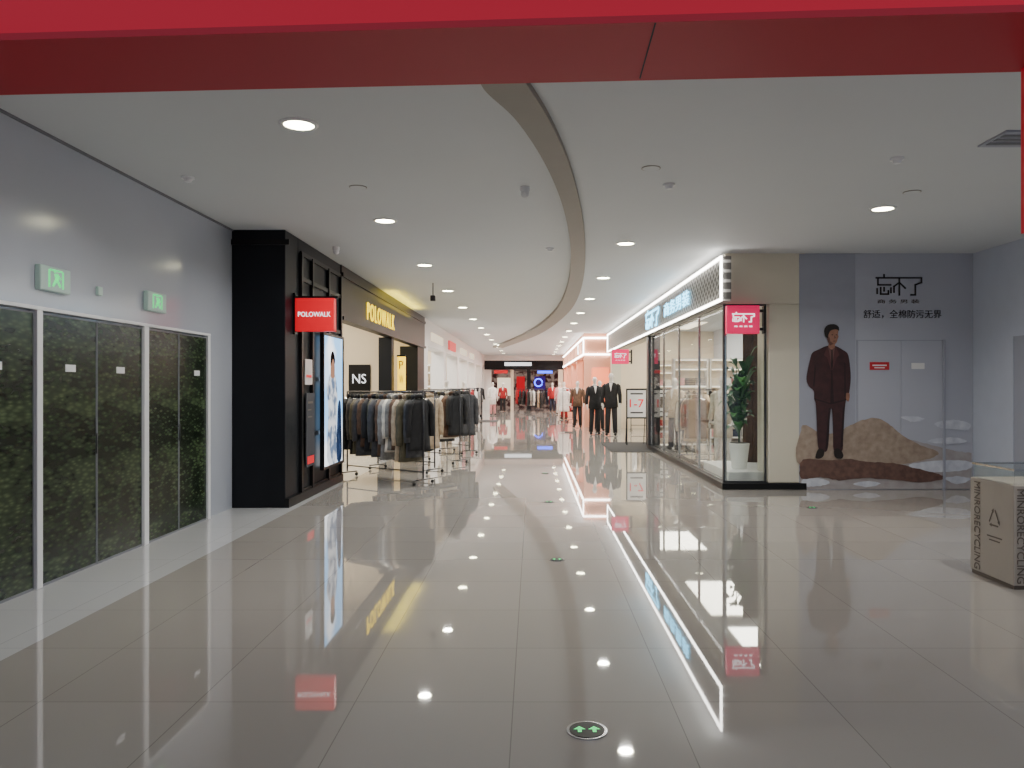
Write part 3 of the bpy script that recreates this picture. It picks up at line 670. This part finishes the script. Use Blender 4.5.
rack((-5.2,20.6),(-4.0,20.6),1.5,['black','olive','brown','grey','cream','black'],'garment rail with jackets inside shop')
# ---------------------------------------------------------------- mannequins
def skin_body():
    V=[(0,0,.98),(0,0,1.14),(0,0,1.34),(0,.01,1.49),(0,.005,1.56),(0,-.01,1.64),(0,-.01,1.72),(0,0,1.80)]
    R=[(.14,.1),(.115,.085),(.14,.1),(.07,.06),(.048,.048),(.062,.07),(.075,.088),(.055,.065)]
    E=[(0,1),(1,2),(2,3),(3,4),(4,5),(5,6),(6,7)]
    for s in (-1,1):
        i=len(V); V+=[(s*.17,.0,1.45),(s*.235,.02,1.17),(s*.25,-.05,.93),(s*.25,-.07,.86)]
        R+=[(.055,.055),(.04,.04),(.026,.028),(.02,.035)]; E+=[(3,i),(i,i+1),(i+1,i+2),(i+2,i+3)]
        i=len(V); V+=[(s*.09,0,.9),(s*.105,-.01,.5),(s*.12,.015,.1),(s*.13,-.1,.045)]
        R+=[(.085,.085),(.055,.055),(.036,.04),(.035,.028)]; E+=[(0,i),(i,i+1),(i+1,i+2),(i+2,i+3)]
    me=bpy.data.meshes.new('body'); me.from_pydata(V,E,[]); o=bpy.data.objects.new('b',me); COL.objects.link(o)
    sk=o.modifiers.new('s','SKIN')
    for i,r in enumerate(R): me.skin_vertices[0].data[i].radius=r
    me.skin_vertices[0].data[0].use_root=True
    o.modifiers.new('u','SUBSURF').levels=1
    bpy.context.view_layer.update(); dg=bpy.context.evaluated_depsgraph_get()
    m2=bpy.data.meshes.new_from_object(o.evaluated_get(dg)); bpy.data.objects.remove(o)
    # fingers, nose, ears
    g=MB()
    for s in (-1,1):
        for k,ln in enumerate((.07,.08,.075,.06)):
            y=-.1+k*.02; g.tube([(s*.25,y,.85),(s*.25,y-.005,.85-ln*.5),(s*.243,y-.008,.85-ln)],[.009,.008,.006],6)
        g.tube([(s*.25,-.1,.88),(s*.24,-.125,.85),(s*.235,-.13,.82)],[.01,.009,.007],6)
        g.ell((s*.078,.0,1.7),(.01,.02,.03),8,6)
        g.ell((s*.03,-.088,1.725),(.012,.006,.007),8,5)
    g.loft([[(-.012,-.085,1.73),(.012,-.085,1.73),(0,-.095,1.73)],[(-.016,-.085,1.685),(.016,-.085,1.685),(0,-.118,1.688)]])
    g.ell((0,-.085,1.66),(.025,.01,.008),8,5)
    bm=bmesh.new(); bm.from_mesh(m2); bm.from_mesh(g.mesh('x')); bm.to_mesh(m2); bm.free()
    m2.name='body'; m2.materials.clear(); m2.materials.append(M['mannq'])
    for p in m2.polygons: p.use_smooth=True; p.material_index=0
    return m2
BODY=skin_body()
def ringe(z,rx,ry,n=18,cy=0,cx=0): return [(cx+rx*math.cos(2*math.pi*q/n),cy+ry*math.sin(2*math.pi*q/n),z) for q in range(n)]
def cloth_parts(long=.82):
    jk=MB().loft([ringe(1.53,.075,.07),ringe(1.5,.15,.09),ringe(1.44,.205,.125),ringe(1.32,.195,.14),ringe(1.14,.165,.125),ringe(1.0,.185,.14),ringe(long,.2,.15)])
    for s in (-1,1): jk.tube([(s*.15,0,1.46),(s*.2,.0,1.42),(s*.245,.02,1.17),(s*.26,-.05,.94)],[.06,.07,.056,.045],12)
    tr=MB().loft([ringe(1.02,.16,.125),ringe(.9,.175,.135),ringe(.8,.17,.13)])
    for s in (-1,1): tr.tube([(s*.085,0,.88),(s*.1,-.01,.5),(s*.115,.01,.09)],[.09,.075,.062],12)
    vv=MB().poly([(-.05,-.1,1.52),(.05,-.1,1.52),(.035,-.128,1.45),(0,-.148,1.27),(-.035,-.128,1.45)])
    sh=MB()
    for s in (-1,1): sh.ell((s*.125,-.05,.057),(.045,.12,.045),12,7)
    return [x.mesh(n) for x,n in ((jk,'jacket'),(tr,'trousers'),(vv,'shirt'),(sh,'shoes'))]
BASE=MB().cyl((0,0),.2,0,.012,28).mesh('base_plate'); BASE.materials.append(M['chrome'])
mc={}
def mann(x,y,rz,jc,tc,sc=1.0,z=0,long=.82,label=None,body=None):
    key=(jc,tc,long)
    if key not in mc:
        a=cloth_parts(long)
        for me,m in zip(a,(cloth[jc],cloth[tc],cloth['white'],M['black2'])):
            me.materials.append(m)
            for p in me.polygons: p.use_smooth=True
        mc[key]=a
    o=T('mannequin',label or 'white standing mannequin wearing %s jacket and %s trousers'%(desc[jc],tc),'mannequin',(x,y,z),rz,group='shop mannequins')
    o.scale=(sc,sc,sc)
    for n,me in [('body',BODY),('base_plate',BASE)]+list(zip(('jacket','trousers','shirt','shoes'),mc[key])):
        c=bpy.data.objects.new(n,me); COL.objects.link(c); c.parent=o
mann(2.02,25.2,.1,'black','black',1.06)
mann(2.5,24.6,-.2,'black','black',1.12)
mann(2.35,27.2,.2,'charcoal','black',1.0)
mann(1.7,29.4,-.2,'brown','black',1.0)
mann(1.5,37,-.5,'white','red',1.0,long=.6)
mann(1.6,40,-.5,'beige','brown',1.0)
mann(3.7,15.0,-.8,'cream','white',1.0,long=.6)
mann(3.5,19.0,-.8,'beige','navy',1.0)
mann(-2.75,24.5,.4,'cream','beige',1.0,long=.6)
mann(-2.7,30,.5,'beige','brown',1.0)
mann(-2.6,37,.4,'black','black',1.0)
mann(-1.9,48.5,0,'red','black',1.0); mann(1.2,47.5,0,'red','navy',1.0)
mann(-2.2,42,.4,'white','pink',1.0,long=.6); mann(1.5,43.5,-.3,'pink','white',1.0,long=.6)
# ---------------------------------------------------------------- stand signs
def stand(x,y,rz,label,big):
    o=T('stand_sign',label,'sign',(x,y,0),rz,group='freestanding notice signs')
    w=.25
    make('frame',MB().box(-w-.035,-w,-.02,.02,.0,1.53).box(w,w+.035,-.02,.02,0,1.53).box(-w,w,-.02,.02,1.49,1.53).box(-w,w,-.02,.02,.72,.76),M['black2'],o)
    for s in (-1,1): make('rear_leg',MB().tube([(s*w,.02,1.5),(s*w,.4,.01)],.012,6),M['black2'],o)
    make('poster',B(-w,w,-.012,.012,.76,1.49),M['white'],o)
    if big: txt('1-7',.38,.22,(0,-.016,1.13),'cam',M['redlit'],o)
    make('text_line',B(-.17,.17,-.015,-.012,1.37,1.41),M['dark'],o); make('text_line',B(-.17,.17,-.015,-.012,.86,.9),M['dark'],o)
    if not big: make('picture_block',B(-.18,.18,-.015,-.012,.98,1.3),M['cardtxt'],o)
stand(2.8,20.8,0,'white freestanding sale notice with red numerals in black frame',True)
stand(3.62,21.6,0,'white freestanding poster in black frame',False)
make('door_mat',B(1.9,3.35,18.6,21.8,0,.012),M['mat'],label='dark grey entrance mat on tiled floor',cat='mat')
make('door_mat',B(-2.6,-1.6,34,36,0,.012),M['mat'],label='dark grey mat by shop entrance',cat='mat')
# ---------------------------------------------------------------- floor markers
def marker(x,y,r):
    o=T('floor_marker','round steel-rimmed evacuation marker set in floor' ,'floor marker',(x,y,0),group='floor evacuation markers')
    make('rim',MB().cyl((0,0),r,0,.006,36),M['chrome'],o)
    make('disc',MB().cyl((0,0),r*.86,.006,.008,36),M['black2'],o)
    for s in (-1,1):
        cx=s*r*.36; k=r*.3
        make('arrow',MB().poly([(cx-k*.3,-k,.009),(cx+k*.3,-k,.009),(cx+k*.3,0,.009),(cx+k,0,.009),(cx,k*1.1,.009),(cx-k,0,.009),(cx-k*.3,0,.009)]),M['green'],o)
marker(.25,3.57,.095); marker(.22,7.08,.07); marker(.22,10.6,.07); marker(.22,14.1,.07); marker(3.66,10.1,.07)
# ---------------------------------------------------------------- ceiling fixtures
WC=(1,.98,.95)
def downlight(x,y,w,first=[None]):
    if first[0] is None:
        o=T('downlight','round recessed ceiling downlight, lit','ceiling light',(x,y,CEIL),group='ceiling downlights')
        ring=MB(); n=32
        ring.loft([[(r_*math.cos(2*math.pi*k/n),r_*math.sin(2*math.pi*k/n),z_) for k in range(n)] for r_,z_ in ((.15,0),(.15,-.008),(.118,-.016),(.115,0))],cap=False)
        make('trim_ring',ring,M['whitem'],o,smooth=True)
        make('lens',MB().cyl((0,0),.115,-.01,0,32),M['lamp'],o)
        first[0]=o
    else: copytree(first[0],(x,y,CEIL))
    if w:
        l=bpy.data.lights.new('downlight_lamp','AREA'); l.shape='DISK'; l.size=.18; l.energy=w; l.color=WC; l.spread=math.radians(150)
        ob=bpy.data.objects.new('downlight_lamp',l); COL.objects.link(ob); ob.location=(x,y,CEIL-.02)
        ob['label']='lamp of a ceiling downlight'; ob['category']='light'
for i in range(13):
    d=6.02+3.5*i; downlight(-1.83,d,52 if i<6 else 75)
for i in range(12):
    d=11.04+3.5*i; downlight(1.33,d,52 if i<5 else 75)
downlight(4.03,8.87,52); downlight(4.03,5.3,36)
def shoplight(x,y,sx,sy,e,c,z=CEIL-.03):
    o=T('ceiling_panel_light','rectangular shop ceiling panel light, lit','ceiling light',(x,y,z+.03),group='shop ceiling panels')
    make('housing',B(-sx/2-.03,sx/2+.03,-sy/2-.03,sy/2+.03,-.02,0),M['whitem'],o)
    make('diffuser',B(-sx/2,sx/2,-sy/2,sy/2,-.025,-.02),emi('diffuser',tuple(int(255*k) for k in c),4),o)
    l=bpy.data.lights.new('panel_lamp','AREA'); l.shape='RECTANGLE'; l.size=sx; l.size_y=sy; l.energy=e; l.color=c
    ob=bpy.data.objects.new('panel_lamp',l); COL.objects.link(ob); ob.location=(x,y,z-.02); ob['label']='lamp of a shop ceiling panel'; ob['category']='light'
shoplight(4.8,15.4,1.2,2.4,150,(1,.95,.85)); shoplight(4.8,19,1.5,3,210,(1,.93,.8)); shoplight(4.8,26,1.5,3,210,(1,.93,.8))
shoplight(-5,15,1.5,3,210,(1,.9,.72)); shoplight(-5,20.5,1.5,2,160,(1,.84,.5))
for y in (26,31,37,42.5,48): shoplight(-5,y,1.5,2.5,180,(1,.95,.88))
for y in (34,42,47): shoplight(3.8,y,1.5,3,300,(1,.74,.6))
shoplight(-.6,54,2.5,1.5,50,(1,.85,.8))
l=bpy.data.lights.new('sign_glow_fill','AREA'); l.shape='RECTANGLE'; l.size=.08; l.size_y=4; l.energy=22; l.color=(1,.75,.03)  # added lamp, stands in for the letters' yellow glow on the ceiling
ob=bpy.data.objects.new('sign_glow_fill',l); COL.objects.link(ob); ob.location=(XB+.2,18.5,3.42); ob.rotation_euler=(math.pi,math.radians(-20),0); ob['label']='added yellow fill for the lettering glow on the ceiling'; ob['category']='light'
def pt(px,py):
    D=(CEIL-HC)*F/(CY-py); return PX(px,D),D
for px_,py_,k in ((525,187,'cam'),(336,247,'cam'),(669,184,'det'),(358,187,'ring'),(912,192,'ring'),(188,177,'det'),(651,168,'ring'),(433,283,'spk'),(550,248,'det'),(897,158,'det')):
    x,y=pt(px_,py_)
    if k=='cam':
        o=T('ceiling_camera','small white dome security camera on ceiling','camera',(x,y,CEIL),group='ceiling cameras')
        make('mount',MB().cyl((0,0),.05,-.05,0,20),M['whitem'],o); make('dome',MB().ell((0,0,-.07),(.045,.045,.045)),M['whitem'],o,smooth=True)
    elif k=='det':
        o=T('smoke_detector','round white smoke detector on ceiling','smoke detector',(x,y,CEIL),group='smoke detectors')
        make('base',MB().cyl((0,0),.06,-.02,0,24),M['whitem'],o); make('sensor_head',MB().cyl((0,0),.03,-.05,-.02,20,.042),M['whitem'],o)
    elif k=='ring':
        o=T('ceiling_speaker','flat round grey ceiling speaker grille','speaker',(x,y,CEIL),group='ceiling speakers')
        make('rim',MB().cyl((0,0),.09,-.006,0,28),M['strip'],o); make('grille',MB().cyl((0,0),.082,-.008,-.006,28),M['ceil'],o)
    else:
        o=T('hanging_sign','small dark hanging ceiling fixture','ceiling fixture',(x,y,CEIL))
        make('rod',MB().cyl((0,0),.01,-.25,0,8),M['tube'],o); make('box',B(-.05,.05,-.05,.05,-.36,-.25),M['tube'],o,bevel=.01)
x,y=pt(1012,138)
o=T('ceiling_vent','square dark grey ceiling air vent','air vent',(x,y,CEIL))
make('frame',B(-.17,.2,-.2,.2,-.015,0),M['greyd'],o)
for q in (-.13,-.03,.07): make('slat',B(-.14,.17,q,q+.06,-.02,-.015),M['edge'],o)
# ---------------------------------------------------------------- world and camera
w=bpy.data.worlds.new('World'); bpy.context.scene.world=w; w.use_nodes=True
bg=w.node_tree.nodes['Background']; bg.inputs[0].default_value=(.74,.86,1,1); bg.inputs[1].default_value=.62
cam=bpy.data.cameras.new('Camera'); co=bpy.data.objects.new('Camera',cam); COL.objects.link(co)
co.location=(0,0,HC); co.rotation_euler=(math.pi/2,0,0); cam.sensor_width=36; cam.lens=36*F/1024
cam.shift_x=-21/1024; cam.shift_y=2/1024; cam.clip_end=200
bpy.context.scene.camera=co
